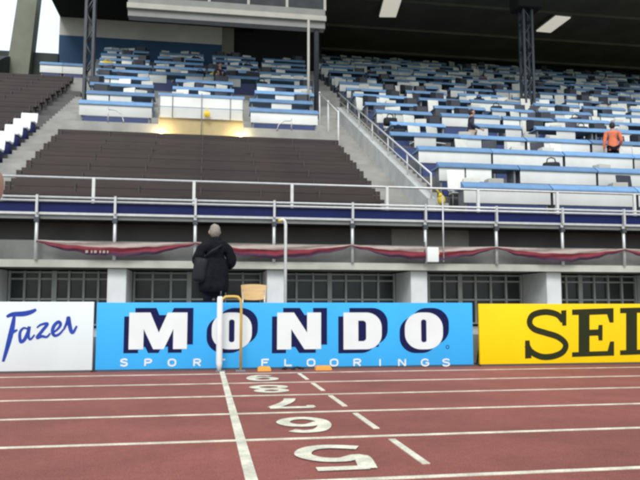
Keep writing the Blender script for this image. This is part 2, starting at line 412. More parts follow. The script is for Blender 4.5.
for x in (xa, xb):
    b = MB(); b.box((x-.07, 10.19, .001), (x+.07, 10.31, .02), 'steel_grey'); b.build('base_plate', t)
MB().tube([(xa-.01, 10.25, zt), (xa-.005, 10.25, zt+.08)], .012, 'steel_dark', 6).build('bolt', t)

# chair on the apron behind the board
cx = (P(241.5, 290, Y=11.6).x+P(267, 290, Y=11.6).x)/2
t = thing('chair', 'light wooden chair with chrome legs behind the blue board', 'chair', (cx, 11.55, .48))
zb = P(254, 284, Y=11.7).z; hw = (P(267, 290, Y=11.7).x-P(241.5, 290, Y=11.7).x)/2
b = MB(); nv = 9; vs = []
for k in range(nv):
    u = -1+2*k/(nv-1); y = 11.70-.05*(1-u*u)*-1
    top = zb-.012*u*u*1.5; bot = zb-.27+.02*u*u
    e = hw*(1 if abs(u) < 1 else 1)
    vs += [(cx+u*e*.93, y, bot), (cx+u*e, y+.04, top), (cx+u*e, y+.058, top), (cx+u*e*.93, y+.018, bot)]
fs = []
for k in range(nv-1):
    for q in range(4): fs.append((4*k+q, 4*k+(q+1) % 4, 4*k+4+(q+1) % 4, 4*k+4+q))
fs += [(0, 1, 2, 3), tuple(4*(nv-1)+q for q in (3, 2, 1, 0))]
b.add(vs, fs, 'wood'); b.build('backrest', t)
MB().bbox((cx-.2, 11.33, .91), (cx+.2, 11.72, .935), 'wood', .01).build('seat', t)
for sx in (-1, 1):
    MB().tube([(cx+sx*.19, 11.36, .48), (cx+sx*.185, 11.38, .90)], .011, 'chrome').build('leg', t)
    MB().tube([(cx+sx*.19, 11.78, .48), (cx+sx*.185, 11.70, .92), (cx+sx*.18, 11.74, zb-.1)], .011, 'chrome').build('leg', t)

# grey pole with hooked top
x = P(285.5, 260, Y=11.9).x; z1 = P(285, 219.5, Y=11.9).z
t = thing('signal_pole', 'tall slim silver pole with a hooked top behind the blue board', 'pole', (x, 11.9, .48))
MB().tube([(x, 11.9, .48), (x, 11.9, z1-.09), (x-.015, 11.9, z1-.03), (x-.05, 11.9, z1), (x-.09, 11.9, z1-.012)], .026, 'post_white', 10).build('tube', t)
MB().sphere((x-.10, 11.9, z1-.02), (.035, .03, .03), 'yellow').build('lamp', t)
MB().box((x-.12, 11.8, .48), (x+.12, 12.0, .50), 'steel_grey').build('foot', t)

# ================================================================== LOWER FRONT OF THE STAND
XL, XR = -14.0, 46.0
PY = 14.2; WY = 15.3
zbeam0 = P(320, 269.5, Y=14.05).z; zbeam1 = P(320, 262.5, Y=14.05).z
t = thing('grandstand_front', 'long grey and blue stand front wall with a walkway recess above the windows', 'stand wall', (0, 15, .48))
b = MB(); b.box((XL, 14.02, zbeam0), (XR, 14.12, zbeam1), 'beam_grey'); b.build('beam', t)
b = MB(); b.box((XL, 14.122, zbeam0+.02), (XR, 15.75, zbeam1-.03), 'dark_concrete'); b.build('walkway_slab', t)
zf0 = P(300, 217.5, Y=14.0).z; zf1 = P(300, 208, Y=14.0).z; zg0 = P(300, 223.5, Y=14.0).z
b = MB(); b.box((XL, 14.0, zf0+.003), (XR, 14.1, zf1), 'fascia_blue'); b.build('blue_fascia', t)
b = MB(); b.box((XL, 13.98, zf0-.045), (XR, 14.1, zf0), 'rail_steel'); b.build('trim', t)
b = MB(); b.box((XL, 14.03, zg0), (XR, 14.1, zf0-.048), 'fascia_grey'); b.build('grey_fascia', t)
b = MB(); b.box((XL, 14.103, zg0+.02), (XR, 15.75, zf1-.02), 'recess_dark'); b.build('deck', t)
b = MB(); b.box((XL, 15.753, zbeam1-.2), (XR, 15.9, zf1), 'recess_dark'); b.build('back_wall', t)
zc = P(300, 245.0, Y=15.5).z
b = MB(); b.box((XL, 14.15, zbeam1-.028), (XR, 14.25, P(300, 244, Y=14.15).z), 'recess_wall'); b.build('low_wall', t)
b = MB(); b.box((XL, WY+.32, .3), (XR, WY+.42, zbeam0+.015), 'dark_concrete'); b.build('window_wall', t)

# pillars and windows
pill = [(-31, -10), (107, 126), (267, 284), (411, 427.5), (547, 561.5), (669, 682), (778, 790)]
edges = []
for i, (a, c) in enumerate(pill):
    x0 = P(a, 290, Y=PY).x; x1 = P(c, 290, Y=PY).x; edges.append((x0, x1))
    t2 = thing('pillar', ['white square pillar off the left edge','white square pillar behind the left end of the blue board','white square pillar behind the wooden chair','white square pillar under the small white box','white square pillar behind the yellow board, right of middle','white square pillar behind the far right of the yellow board', 'white square pillar off the right edge'][i], 'pillar', ((x0+x1)/2, PY+.5, .48), 'white pillars under the stand')
    b = MB(); b.bbox((x0, PY, .48), (x1, WY+.25, zbeam0-.003), 'pillar_white', .012); b.build('shaft', t2)
    b = MB(); b.box((x0-.01, PY-.012, .48), (x1+.01, WY, .60), 'dark_concrete'); b.build('plinth', t2)
wl = ['dark gridded window left of the leftmost white pillar', 'dark gridded window behind the person in black', 'dark gridded window behind the blue board, right of the silver pole', 'dark gridded window between the white box and the yellow board letters', 'dark gridded window at the right behind the yellow board letters', 'dark gridded window off the right edge']
for i in range(6):
    x0 = edges[i][1]+.04; x1 = edges[i+1][0]-.04; z0, z1 = .55, zbeam0-.01
    t2 = thing('window', wl[i], 'window', ((x0+x1)/2, WY+.1, .5), 'gridded windows under the stand')
    b = MB(); b.box((x0, WY+.13, z0), (x1, WY+.14, z1), 'glass_dark'); b.build('pane', t2)
    b = MB(); n = 7
    for k in range(n+1):
        x = x0+(x1-x0)*k/n; w = .022 if k not in (3,) else .05
        b.box((x-w, WY+.06, z0), (x+w, WY+.128, z1), 'mullion')
    zz = [z0, P(330, 299.5, Y=WY).z, P(330, 280.5, Y=WY).z, z1-.03]
    for z in zz: b.box((x0, WY+.075, z-.018), (x1, WY+.12, z+.018), 'mullion')
    b.build('frame', t2)

# posts between beam and deck, with clamps carrying the pipes
posts = [-46, 36, 114.5, 195, 274, 352.5, 425.5, 496.5, 562.5, 624, 682]
zrA = P(300, 203.2, Y=13.95).z; zrB = P(300, 206.6, Y=13.95).z
for i, px in enumerate(posts):
    x = P(px, 240, Y=13.97).x
    t2 = thing('gallery_post', f'{ORD[i]} steel post from the left holding the pipe rails above the swags' if i else 'steel post off the left edge', 'post', (x, 13.97, zbeam1), 'posts along the walkway recess')
    b = MB(); b.tube([(x, 13.98, zbeam1+.0), (x, 13.98, zf0-.05)], .034, 'rail_steel', 10); b.build('shaft', t2)
    b = MB(); b.box((x-.045, 13.93, zg0-.07), (x+.045, 14.02, zg0+.02), 'steel_dark'); b.build('bracket', t2)
    b = MB(); b.box((x-.022, 13.905, zf0-.02), (x+.022, 13.978, zrA+.04), 'rail_steel'); b.build('clamp', t2)
t2 = thing('pipe_rail', 'pair of long bright pipes running along the blue stand edge', 'rail', (0, 13.95, zrA))
for z in (zrA, zrB):
    b = MB(); b.tube([(XL, 13.95, z), (XR, 13.95, z)], .023, 'rail_steel', 10); b.build('pipe', t2)
thin = [94, 143, 232, 296, 345, 388, 531, 588]
for i, px in enumerate(thin):
    x = P(px, 235, Y=15.2).x
    b = MB(); b.tube([(x, 15.2, zbeam1-.035), (x, 15.2, zg0+.015)], .022, 'steel_grey', 8)
    tag(b.build('thin_strut'), f'{ORD[i+1]} thin grey strut from the left, inside the dark walkway recess', 'strut', 'thin struts inside the recess')
# upper hand rail at the deck edge
zu = P(300, 184.5, Y=14.75).z; zd = P(300, 202, Y=14.75).z-.15
t2 = thing('hand_rail', 'long steel hand rail on white posts in front of the brown benches', 'hand rail', (0, 14.75, zd))
b = MB(); b.tube([(XL, 14.75, zu), (XR, 14.75, zu)], .026, 'rail_steel', 10); b.build('rail', t2)
for px in (-8, 93.5, 194, 292, 387, 478, 557, 634):
    x = P(px, 190, Y=14.72).x
    b = MB(); b.box((x-.03, 14.70, zd), (x+.03, 14.76, zu+.01), 'post_white'); b.build('post', t2)

# draped swags
knots = [36, 195, 352.5, 496.5, 624, 741]
for i in range(len(knots)-1):
    x0 = P(knots[i], 240, Y=13.9).x; x1 = P(knots[i+1], 240, Y=13.9).x; zt_ = P(320, 242, Y=13.9).z
    sag = .26; nx, ny = 40, 6
    lab = ['cream and maroon cloth swag on the left, above the leftmost pillar', 'cream and maroon cloth swag behind the person in black', 'cream and maroon cloth swag ending at the small white box bay', 'cream and maroon cloth swag above the left of the yellow board', 'cream and maroon cloth swag cut by the right edge'][i]
    t2 = thing('swag', lab, 'cloth swag', ((x0+x1)/2, 13.92, zt_), 'draped swags along the walkway')
    def sw(a0, a1, m, nm, off):
        b = MB(); vs = []
        for k in range(nx+1):
            u = k/nx; d = sag*(1-(2*u-1)**2)
            for j in range(ny+1):
                a = a0+(a1-a0)*j/ny
                z = zt_-.02-(d+.05)*a-.012
                z += .012*math.sin(u*31+i*2.1)*a+.008*math.sin(u*57+i)*a; y = 13.915+.022*math.sin(a*13+u*(9+i)+i*1.7)*(.3+d*2)-.02*a+.010*math.sin(u*70+a*3+i)+off
                vs.append((x0+(x1-x0)*u, y, z))
        fs = [(k*(ny+1)+j, k*(ny+1)+j+1, (k+1)*(ny+1)+j+1, (k+1)*(ny+1)+j) for k in range(nx) for j in range(ny)]
        b.add(vs, fs, m, True); return b.build(nm, t2)
    sw(.12, .45, 'cloth_cream', 'cream_cloth', 0)
    sw(.451, .78, 'cloth_red', 'red_band', -.002); sw(.781, 1.0, 'cloth_plum', 'dark_hem', -.003)
    if i == 0:
        b = MB(); c = P(97, 252, Y=13.86)
        for k, w in ((-.19, .05), (-.1, .03), (-.03, .05), (.06, .03), (.13, .045), (.2, .03)):
            b.box((c.x+k-w/2, 13.855, c.z-.02+.004*k), (c.x+k+w/2, 13.865, c.z+.03), 'cloth_cream')
        b.build('printed_mark', t2)

# white box on the walkway rail
p0 = P(427, 262, Y=13.85); p1 = P(438, 247.5, Y=13.85)
t2 = thing('junction_box', 'small white box mounted on the walkway rail above a white pillar', 'box', ((p0.x+p1.x)/2, 13.85, p0.z))
MB().bbox((p0.x, 13.8, p0.z), (p1.x, 13.92, p1.z), 'plastic_white', .012).build('housing', t2)
MB().sphere((p1.x+.012, 13.86, (p0.z+p1.z)/2+.03), (.022, .03, .03), 'yellow').build('indicator', t2)
MB().tube([(p0.x-.03, 13.93, p0.z-.02), (p0.x-.03, 13.93, p1.z+.12)], .018, 'steel_dark', 8).build('bracket', t2)
b = MB(); x = P(443, 220, Y=13.9).x; b.tube([(x, 13.9, P(443, 262, Y=13.9).z), (x, 13.9, P(443, 196, Y=13.9).z)], .017, 'rail_steel', 8)
tag(b.build('stake'), 'slim grey stake rising past the blue edge beside the white box', 'stake')

# ================================================================== TERRACES
XB0 = P(-3, 200, Y=15.3).x; XB1 = P(386, 200, Y=15.3).x      # brown block
XR1 = P(463, 190, Y=15.8).x                                  # press desks on the right
XAl = XB0-.85                                               # left aisle outer edge
Z0 = 2.92; DY, DZ = .84, .405
NB = 7
def steps(y0, z0, dy, dz, n):
    pr = []
    for i in range(n): pr += [(y0+i*dy, z0+i*dz), (y0+(i+1)*dy, z0+i*dz)]
    return pr
def terrace(name, prof, x0, x1, m):
    yb = prof[-1][0]; b = MB(); b.extr_x(prof+[(yb, 2.0), (prof[0][0], 2.0)], x0, x1, m); return struct(b.build(name))
UY = 21.3; UZ = 6.52
terrace('lower_terrace', steps(14.85, Z0, DY, DZ, NB)+[(14.85+NB*DY, Z0+(NB-1)*DZ+.1), (UY-.003, Z0+(NB-1)*DZ+.1)], XB0, XB1, 'dark_concrete')
LP = 1.72; LZ = .85; NL = 9; LY0 = 22.5
prof = [(UY, 5.2), (UY, UZ), (LY0+.55, UZ)]
for k in range(NL): prof += [(LY0+.55+k*LP, UZ+.42+k*LZ), (LY0+1.25+k*LP, UZ+.42+k*LZ), (LY0+1.25+k*LP, UZ+LZ+k*LZ), (LY0+.55+(k+1)*LP, UZ+LZ+k*LZ)]
UXL = P(50, 130, Y=UY).x; UXR = P(331, 130, Y=UY).x
terrace('upper_terrace', prof, XB0, XB1, 'concrete')
cut = 3+4*3+1; side = [(LY0+.55+4*LP-.003, 5.2)]+[q for q in prof[3:] if q[0] > LY0+.5+4*LP]
terrace('upper_terrace', side, XB0-1.6, XB0-.004, 'concrete'); terrace('upper_terrace', side, XB1+.004, XR1-.256, 'concrete')
# right terrace
RP, RZ, NR, RY0, RZ0 = 1.75, .86, 16, 15.8, 2.95
prof = [(14.9, RZ0-.1), (RY0+.5, RZ0-.1)]
for k in range(NR): prof += [(RY0+.5+k*RP, RZ0+.43+k*RZ), (RY0+1.3+k*RP, RZ0+.43+k*RZ), (RY0+1.3+k*RP, RZ0+RZ+k*RZ), (RY0+.5+(k+1)*RP, RZ0+RZ+k*RZ)]
terrace('press_terrace', prof, XR1-.25, 46, 'dark_concrete')
terrace('left_terrace', steps(14.85, Z0, DY, DZ, 20)+[(36, Z0+19*DZ)], -22, XAl-.003, 'dark_concrete')
# aisles
terrace('aisle_steps', steps(14.86, Z0, DY/2, DZ/2, 32), XAl, XB0-.003, 'concrete')
terrace('aisle_steps', steps(14.86, Z0-.05, DY/2, DZ/2, 34), XB1+.003, XR1-.253, 'concrete')

# brown bench rows
def bench(i, x0, x1, side, lab, ybase=14.85):
    y = ybase+i*DY; z = Z0+i*DZ
    t2 = thing('bench_row', lab, 'bench', ((x0+x1)/2, y+.4, z), f'brown bench rows {side}')
    b = MB(); b.box((x0, y+.30, z+.40), (x1, y+.62, z+.445), 'bench_brown'); b.box((x0, y+.285, z+.36), (x1, y+.299, z+.445), 'bench_brown'); b.build('seat', t2)
    b = MB(); b.box((x0, y+.66, z+.47), (x1, y+.69, z+.60), 'bench_brown'); b.box((x0, y+.67, z+.61), (x1, y+.70, z+.70), 'bench_brown'); b.build('backrest', t2)
    n = max(2, int((x1-x0)/1.2))
    for k in range(n+1):
        x = x0+.1+(x1-x0-.2)*k/n; b = MB()
        b.box((x-.02, y+.40, z), (x+.02, y+.46, z+.40), 'bench_metal'); b.box((x-.02, y+.63, z+.02), (x+.02, y+.657, z+.68), 'bench_metal'); b.box((x-.02, y+.44, z+.34), (x+.02, y+.65, z+.38), 'bench_metal')
        b.build('support', t2)
for i in range(NB):
    bench(i, XB0+.08, XB1-.08, 'below the press desks', f'long brown bench, {ORD[i+1]} row up from the hand rail, between the two aisles')
for i in range(19):
    x0 = -15.5 if i < 9 else (-15.0 if i < 14 else -13.2)
    bench(i, x0, XAl-.58, 'left of the aisle', f'brown bench left of the left aisle, {ORD[min(i+1, 25)]} row up from the hand rail' if i < 25 else 'topmost brown bench left of the left aisle')
# white end seats by the left aisle
sx = XAl-.28
def tipseat(i):
    y = 14.85+i*DY+.35; z = Z0+i*DZ
    t2 = thing('stadium_seat', f'white seat with blue shell beside the left aisle, {ORD[i-2]} up of the line', 'seat', (sx, y, z), 'white seats along the left aisle')
    MB().bbox((sx-.24, y-.05, z+.40), (sx+.24, y+.3, z+.46), 'seat_white', .02).build('seat', t2)
    b = MB(); M_ = Matrix.Translation((sx, y+.3, z+.46)) @ Matrix.Rotation(R(-14), 4, 'X'); b.bbox((-.25, -.02, 0), (.25, .02, .34), 'seat_white', .02, M_); b.build('backrest', t2)
    b = MB(); b.bbox((sx-.22, y+.0, z+.0), (sx+.22, y+.25, z+.395), 'fascia_blue', .02); b.build('base', t2)
for i in range(3, 9): tipseat(i)

# concrete parapet + railing on the right aisle
xw = P(427, 205, Y=15.3).x; zs = lambda y: Z0+(y-14.85)*DZ/DY
t2 = thing('parapet', 'pale sloping concrete parapet with a tube rail beside the right aisle stairs', 'parapet', (xw, 18, zs(18)))
b = MB(); ya, yb = 14.95, 26.0
b.extr_x([(ya, zs(ya)-.3), (yb, zs(yb)-.3), (yb, zs(yb)+.42), (ya, zs(ya)+.42)], xw-.09, xw+.09, 'pale_concrete'); b.build('wall', t2)
b = MB(); b.tube([(xw, ya+.02, zs(ya)+1.0), (xw, yb, zs(yb)+1.0)], .024, 'rail_steel', 8); b.tube([(xw, ya+.02, zs(ya)+.72), (xw, yb, zs(yb)+.72)], .016, 'rail_steel', 8); b.build('rail', t2)
y = ya+.03
while y < yb:
    b = MB(); b.tube([(xw, y, zs(y)+.42), (xw, y, zs(y)+1.0)], .02, 'post_white', 8); b.build('post', t2); y += 1.85
# yellow bag at the foot of the rail
p = P(441.5, 200, Y=15.0)
b = MB(); b.sphere((p.x, 15.0, p.z), (.09, .08, .12), 'yellow', seg=14); b.sphere((p.x-.03, 14.98, p.z+.10), (.05, .05, .06), 'yellow', seg=10); b.tube([(p.x-.03, 15, p.z+.13), (p.x-.10, 15, p.z+.22), (p.x-.15, 15.0, p.z+.26)], .02, 'yellow', 6)
tag(b.build('bag'), 'small yellow bag tied at the foot of the aisle rail', 'bag')
# second rail: stair side
t2 = thing('stair_rail', 'thin tube rail on the edge between brown benches and right aisle', 'hand rail', (XB1, 20, zs(20)))
for j, y in enumerate((20.9, 22.7, 24.5)):
    b = MB(); b.tube([(XB1-.02, y, zs(y)-.2), (XB1-.02, y, zs(y)+1.25)], .026, 'post_white', 8); b.build('post', t2)
b = MB(); b.tube([(XB1-.02, 20.9, zs(20.9)+1.2), (XB1-.02, 24.5, zs(24.5)+1.2)], .022, 'rail_steel', 8); b.build('rail', t2)

# ================================================================== PRESS DESKS
DW = 2.3
def make_desk(w, label, loc, panel=(1, 1, 1), m='desk_white', lo=.5):
    t2 = thing('press_desk', label, 'press desk', loc, '')
    X, Y, Z = loc; ks = []
    if panel == (1, 1, 1):
        b = MB(); b.bbox((X-w/2+.02, Y, Z+lo), (X+w/2-.02, Y+.025, Z+.86), m, .006); ks.append(b.build('front_panel', t2))
    else:
        for q in range(3):
            if panel[q]:
                b = MB(); b.bbox((X-w/2+.02+q*w/3, Y, Z+lo), (X-w/2-.02+(q+1)*w/3, Y+.025, Z+.86), m, .006); ks.append(b.build('front_panel', t2))
    b = MB()
    b.extr_x([(Y-.05, Z+.862), (Y-.05, Z+.90), (Y+.14, Z+1.04), (Y+.17, Z+1.04), (Y+.17, Z+.90), (Y+.62, Z+.90), (Y+.62, Z+.862)], X-w/2, X+w/2, 'desk_blue'); ks.append(b.build('desk_top', t2))
    for s in (-1, 1):
        b = MB(); b.box((X+s*(w/2-.09)-.025, Y+.06, Z), (X+s*(w/2-.09)+.025, Y+.5, Z+.861), 'desk_frame'); ks.append(b.build('leg', t2))
    b = MB(); b.box((X-w/2+.13, Y+.03, Z+.1), (X+w/2-.13, Y+.055, Z+.49), 'kick_blue'); ks.append(b.build('kick_board', t2))
    KIDS[t2.name] = ks; return t2
def make_chair(mname, label):
    t2 = thing('chair', label, 'chair', (0, 0, -50), ''); o = Vector((0, 0, -50)); ks = []
    A = lambda x, y, z: (x, y, z-50)
    b = MB(); b.bbox(A(-.22, -.22, .43), A(.22, .2, .48), mname, .02); ks.append(b.build('seat', t2))
    b = MB(); M_ = Matrix.Translation((0, .2, -50+.56)) @ Matrix.Rotation(R(-9), 4, 'X'); b.bbox((-.23, -.02, 0), (.23, .02, .58), mname, .03, M_); ks.append(b.build('backrest', t2))
    for sx_, sy_ in ((-1, -1), (1, -1), (-1, 1), (1, 1)):
        b = MB(); b.tube([A(sx_*.2, sy_*.19, 0), A(sx_*.19, sy_*.17, .44 if sy_ < 0 else .62)], .013, 'desk_frame', 6); ks.append(b.build('leg', t2))
    KIDS[t2.name] = ks; return t2
def make_monitor(label):
    t2 = thing('monitor', label, 'monitor', (0, 0, -52), ''); ks = []
    b = MB(); A = lambda x, y, z: (x, y, z-52)
    f_, k_ = .27, .19
    b.add([A(-k_, -.2, .13), A(k_, -.2, .13), A(k_, -.2, .38), A(-k_, -.2, .38), A(-f_, .06, .07), A(f_, .06, .07), A(f_, .06, .48), A(-f_, .06, .48), A(-f_, .2, .07), A(f_, .2, .07), A(f_, .2, .48), A(-f_, .2, .48)],
          [(0,1,2,3),(0,4,5,1),(1,5,6,2),(2,6,7,3),(3,7,4,0),(4,8,9,5),(5,9,10,6),(6,10,11,7),(7,11,8,4),(11,10,9,8)], 'monitor'); ks.append(b.build('housing', t2))
    b = MB(); b.box(A(-.22, .201, .11), A(.22, .206, .44), 'screen'); ks.append(b.build('screen', t2))
    b = MB(); b.tube([A(0, .03, 0), A(0, .03, .03), A(0, .03, .1)], .1, 'monitor', 12, taper=[.13, .12, .05]); ks.append(b.build('stand', t2))
    KIDS[t2.name] = ks; return t2
def make_box(label):
    b = MB(); b.bbox((-.2, -.15, -53), (.2, .15, -52.72), 'box_pale', .015); b.v = [v+Vector((0, 0, 53)) for v in b.v]
    o = b.build('storage_box'); tag(o, label, 'box', ''); KIDS[o.name] = []; return o
def make_bag(label, m):
    t2 = thing('bag', label, 'bag', (0, 0, -60), ''); ks = []
    b = MB(); b.bbox((-.24, -.14, -60), (.24, .14, -59.70), m, .09); ks.append(b.build('pouch', t2))
    b = MB(); b.tube([(-.12, 0, -59.71), (-.10, 0, -59.6), (0, 0, -59.56), (.10, 0, -59.6), (.12, 0, -59.71)], .018, m, 6); ks.append(b.build('handle', t2))
    KIDS[t2.name] = ks; return t2
PROTO = {}
DESC = {'desk': 'white-fronted', 'open': 'open-fronted', 'ends': 'gap-fronted', 'half': 'part-open', 'mid': 'single-panelled'}
def use(kind, loc, label, group, rz=0.0, **kw):
    """first use moves the prototype itself, later uses copy it and its parts"""
    if kind not in PROTO:
        p = {'desk': lambda: make_desk(DW, label, (0, 0, -54)), 'open': lambda: make_desk(DW, label, (0, 0, -55), (0, 0, 0)), 'ends': lambda: make_desk(DW, label, (0, 0, -56), (1, 0, 1)), 'mid': lambda: make_desk(DW, label, (0, 0, -57), (0, 1, 0)), 'half': lambda: make_desk(DW, label, (0, 0, -58), (1, 1, 0)),
             'chair_dark': lambda: make_chair('chair_dark', label), 'chair_pale': lambda: make_chair('chair_pale', label),
             'monitor': lambda: make_monitor(label), 'box': lambda: make_box(label), 'bag_red': lambda: make_bag(label, 'cloth_red'), 'bag_yellow': lambda: make_bag(label, 'yellow'), 'bag_black': lambda: make_bag(label, 'bag_black'), 'small': lambda: make_desk(1.0, label, (0, 0, -59))}[kind]()
        PROTO[kind] = p; o = p; o.location = loc
    else: o = dup(PROTO[kind], loc, label)
    o.rotation_euler = (0, 0, rz); o['group'] = group
    return o

def furnish(x, y, z, where, dens, near, block, j_near=9):
    """chairs on the step behind the desk, monitors and boxes on its top"""
    sp = [-.78, 0, .78]; nm = ['left', 'middle', 'right']
    for q in range(3):
        r = rnd.random()
        if r < dens:
            pale = rnd.random() > near
            use('chair_pale' if pale else 'chair_dark', (x+sp[q]+rnd.uniform(-.12, .12), y+.98+rnd.uniform(-.08, .1), z+.43),
                f"{'pale' if pale else 'dark'} chair, {nm[q]} behind the {where}", f"{'pale' if pale else 'dark'} chairs behind the press desks", rnd.uniform(-.4, .4))
        r = rnd.random()
        if r < dens*.20:
            use('monitor', (x+sp[q]+rnd.uniform(-.2, .2), y+.40, z+.90), f"dark monitor, {nm[q]} on the {where}", 'monitors on the press desks', rnd.uniform(-.25, .25))
        elif r < dens*.46:
            use('box', (x+sp[q]+rnd.uniform(-.2, .2), y+.42, z+.90), f"pale box, {nm[q]} on the {where}", 'pale boxes on the press desks', rnd.uniform(-.3, .3))
        elif r > .965:
            cn = rnd.choice(('black', 'black', 'red', 'black', 'yellow') if j_near > 7 else ('black',)); use('bag_'+cn, (x+sp[q]+rnd.uniform(-.2, .2), y+.40, z+.90), f"{cn} bag, {nm[q]} on the {where}", 'bags left on the press desks', rnd.uniform(-.6, .6))

# right block
for j in range(NR):
    y = RY0+j*RP; z = RZ0+j*RZ
    xmax = .70*y+1.6
    x = XR1+DW/2; n = 1
    if j == 3: x -= .35
    while x-DW/2 < xmax:
        where = f"{ORD[n]} desk from the right aisle, {ORD[j+1]} row up"
        gap = .03 if j < 4 else rnd.choice((.03, .03, .35, .6))
        kd = 'half' if (j, n) == (1, 1) else ('desk' if j < 3 else rnd.choice(('desk', 'desk', 'ends', 'half', 'mid', 'open') if j < 6 else ('desk', 'ends', 'ends', 'half', 'mid', 'open'))); opn = kd == 'open'
        o = use(kd, (x, y+rnd.uniform(-.03, .03), z), f"{DESC[kd]} blue-topped press desk, {where.replace(' desk', '')}", 'blue-topped press desks right of the aisle', R(rnd.uniform(-1.2, 1.2)) if j > 2 else 0)
        if j > 3: o.scale.x = rnd.uniform(.82, 1.04); o.scale.z = rnd.uniform(.95, 1.05)
        if j >= 1 or True:
            furnish(x, y, z, where, .2 if j < 2 else (.66 if j < 8 else .66), .42 if j < 7 else .25, 'right', j)
        x += DW+gap; n += 1
# left block, above the brown benches
left_x0 = P(83, 110, Y=LY0).x; left_x1 = P(316.5, 110, Y=LY0).x
for k in range(NL):
    y = LY0+k*LP; z = UZ+k*LZ
    if k == 0: xs = [(left_x0+P(148, 110, Y=LY0).x)/2, (left_x1+P(252, 110, Y=LY0).x)/2]
    else:
        lx = P(83+20*k/8, 100, Y=y).x; rx = P(317-11*k/8, 100, Y=y).x
        nn = max(3, int((rx-lx+.2)/(DW+.04))); pad = (rx-lx-nn*DW)/(nn-1)
        xs = [lx+DW/2+q*(DW+pad) for q in range(nn)]
    for n, x in enumerate(xs):
        where = f"{(['leftmost', 'middle', 'rightmost'] if len(xs) == 3 else ['leftmost', 'inner left', 'inner right', 'rightmost'])[n] if k else ['left', 'right'][n]} desk above the brown benches, {ORD[k+1]} row up"
        kd = 'desk' if k < 1 else rnd.choice(('desk', 'ends', 'half', 'mid', 'open')); opn = kd == 'open'
        use(kd, (x+(rnd.uniform(-.1, .1) if k else 0), y, z), f"{DESC[kd]} blue-topped press desk, {where.replace(' desk', '')}", 'blue-topped press desks above the brown benches')
        if k: furnish(x, y, z, where, .7, .28, 'left')
# two desks far left
for n, (a, c) in enumerate(((41, 61), (64, 83))):
    p0 = P(a, 70, Y=31.9); p1 = P(c, 70, Y=31.9)
    use('small', ((p0.x+p1.x)/2, 31.9, P(50, 61, Y=31.9).z-1.04), ['white-fronted press desk at the top left beside the bright opening', 'white-fronted press desk at the top left beside the dark lattice column'][n], 'blue-topped press desks far left')

# lit entrance niche between the two front desks
NX0 = P(158.5, 120, Y=UY-.05).x; NX1 = P(243.5, 120, Y=UY-.05).x
zt = P(200, 98, Y=UY-.05).z; zm = P(200, 108.5, Y=UY-.05).z; zo = P(200, 119, Y=UY-.05).z; zl = P(200, 137, Y=UY-.05).z
t2 = thing('entrance_niche', 'white panelled entrance box with a warm lit opening above the brown benches', 'entrance', ((NX0+NX1)/2, UY, zl))
b = MB(); b.box((NX0, UY-.10, zo), (NX1, UY-.06, zm-.012), 'desk_white'); b.build('lower_panel', t2)
b = MB(); b.box((NX0, UY-.10, zm+.012), (NX1, UY-.06, zt), 'desk_white'); b.build('upper_panel', t2)
b = MB(); b.box((NX0, UY-.09, zm-.011), (NX1, UY-.065, zm+.011), 'desk_blue'); b.build('joint_strip', t2)
b = MB(); b.box((NX0-.02, UY-.12, zt+.001), (NX1+.02, UY+.3, zt+.09), 'desk_blue'); b.build('top_ledge', t2)
b = MB(); b.box((NX0, UY-.02, zl-.3), (NX1, UY-.004, zo), 'niche_ochre'); b.build('back_wall', t2)
b = MB(); b.box((NX0, UY-.60, zl-.3), (NX0+.04, UY-.101, zt-.02), 'pale_concrete'); b.box((NX1-.04, UY-.60, zl-.3), (NX1, UY-.101, zt-.4), 'pale_concrete')
for x in (NX0+(NX1-NX0)*.5, NX0+(NX1-NX0)*.16, NX0+(NX1-NX0)*.84, NX0+.02, NX1-.02):
    b = MB(); b.tube([(x, UY-.14, zo-.05 if abs(x-(NX0+NX1)/2) > .1 else zl-.1), (x, UY-.14, zt+.12 if abs(x-(NX0+NX1)/2) < .1 else zt+.02)], .016, 'steel_grey', 6); b.build('upright', t2)
for x in (P(161, 134, Y=UY-.3).x, P(240.5, 135, Y=UY-.3).x):
    z = P(161, 134, Y=UY-.3).z
    b = MB(); b.sphere((x, UY-.3, z), (.06, .05, .07), 'spot_lamp', seg=10); lamp = b.build('lamp', t2)
    pl = bpy.data.lights.new('niche_lamp', 'POINT'); pl.energy = 16; pl.color = (1, .80, .45); pl.shadow_soft_size = .06; po_ = bpy.data.objects.new('niche_lamp', pl); COL.objects.link(po_); po_.location = (x, UY-.22, z+.06)
    b = MB(); b.box((x-.05, UY-.28, z-.16), (x+.05, UY-.2, z-.06), 'steel_dark'); b.build('lamp_base', lamp)
p = P(207, 114, Y=UY-.22); b = MB(); b.sphere(p, (.10, .06, .10), 'yellow', seg=14); b.tube([(p.x, p.y, p.z+.08), (p.x, p.y+.03, p.z+.2)], .02, 'yellow', 6)
tag(b.build('sack'), 'small yellow sack hanging on the front of the white entrance panels', 'sack')
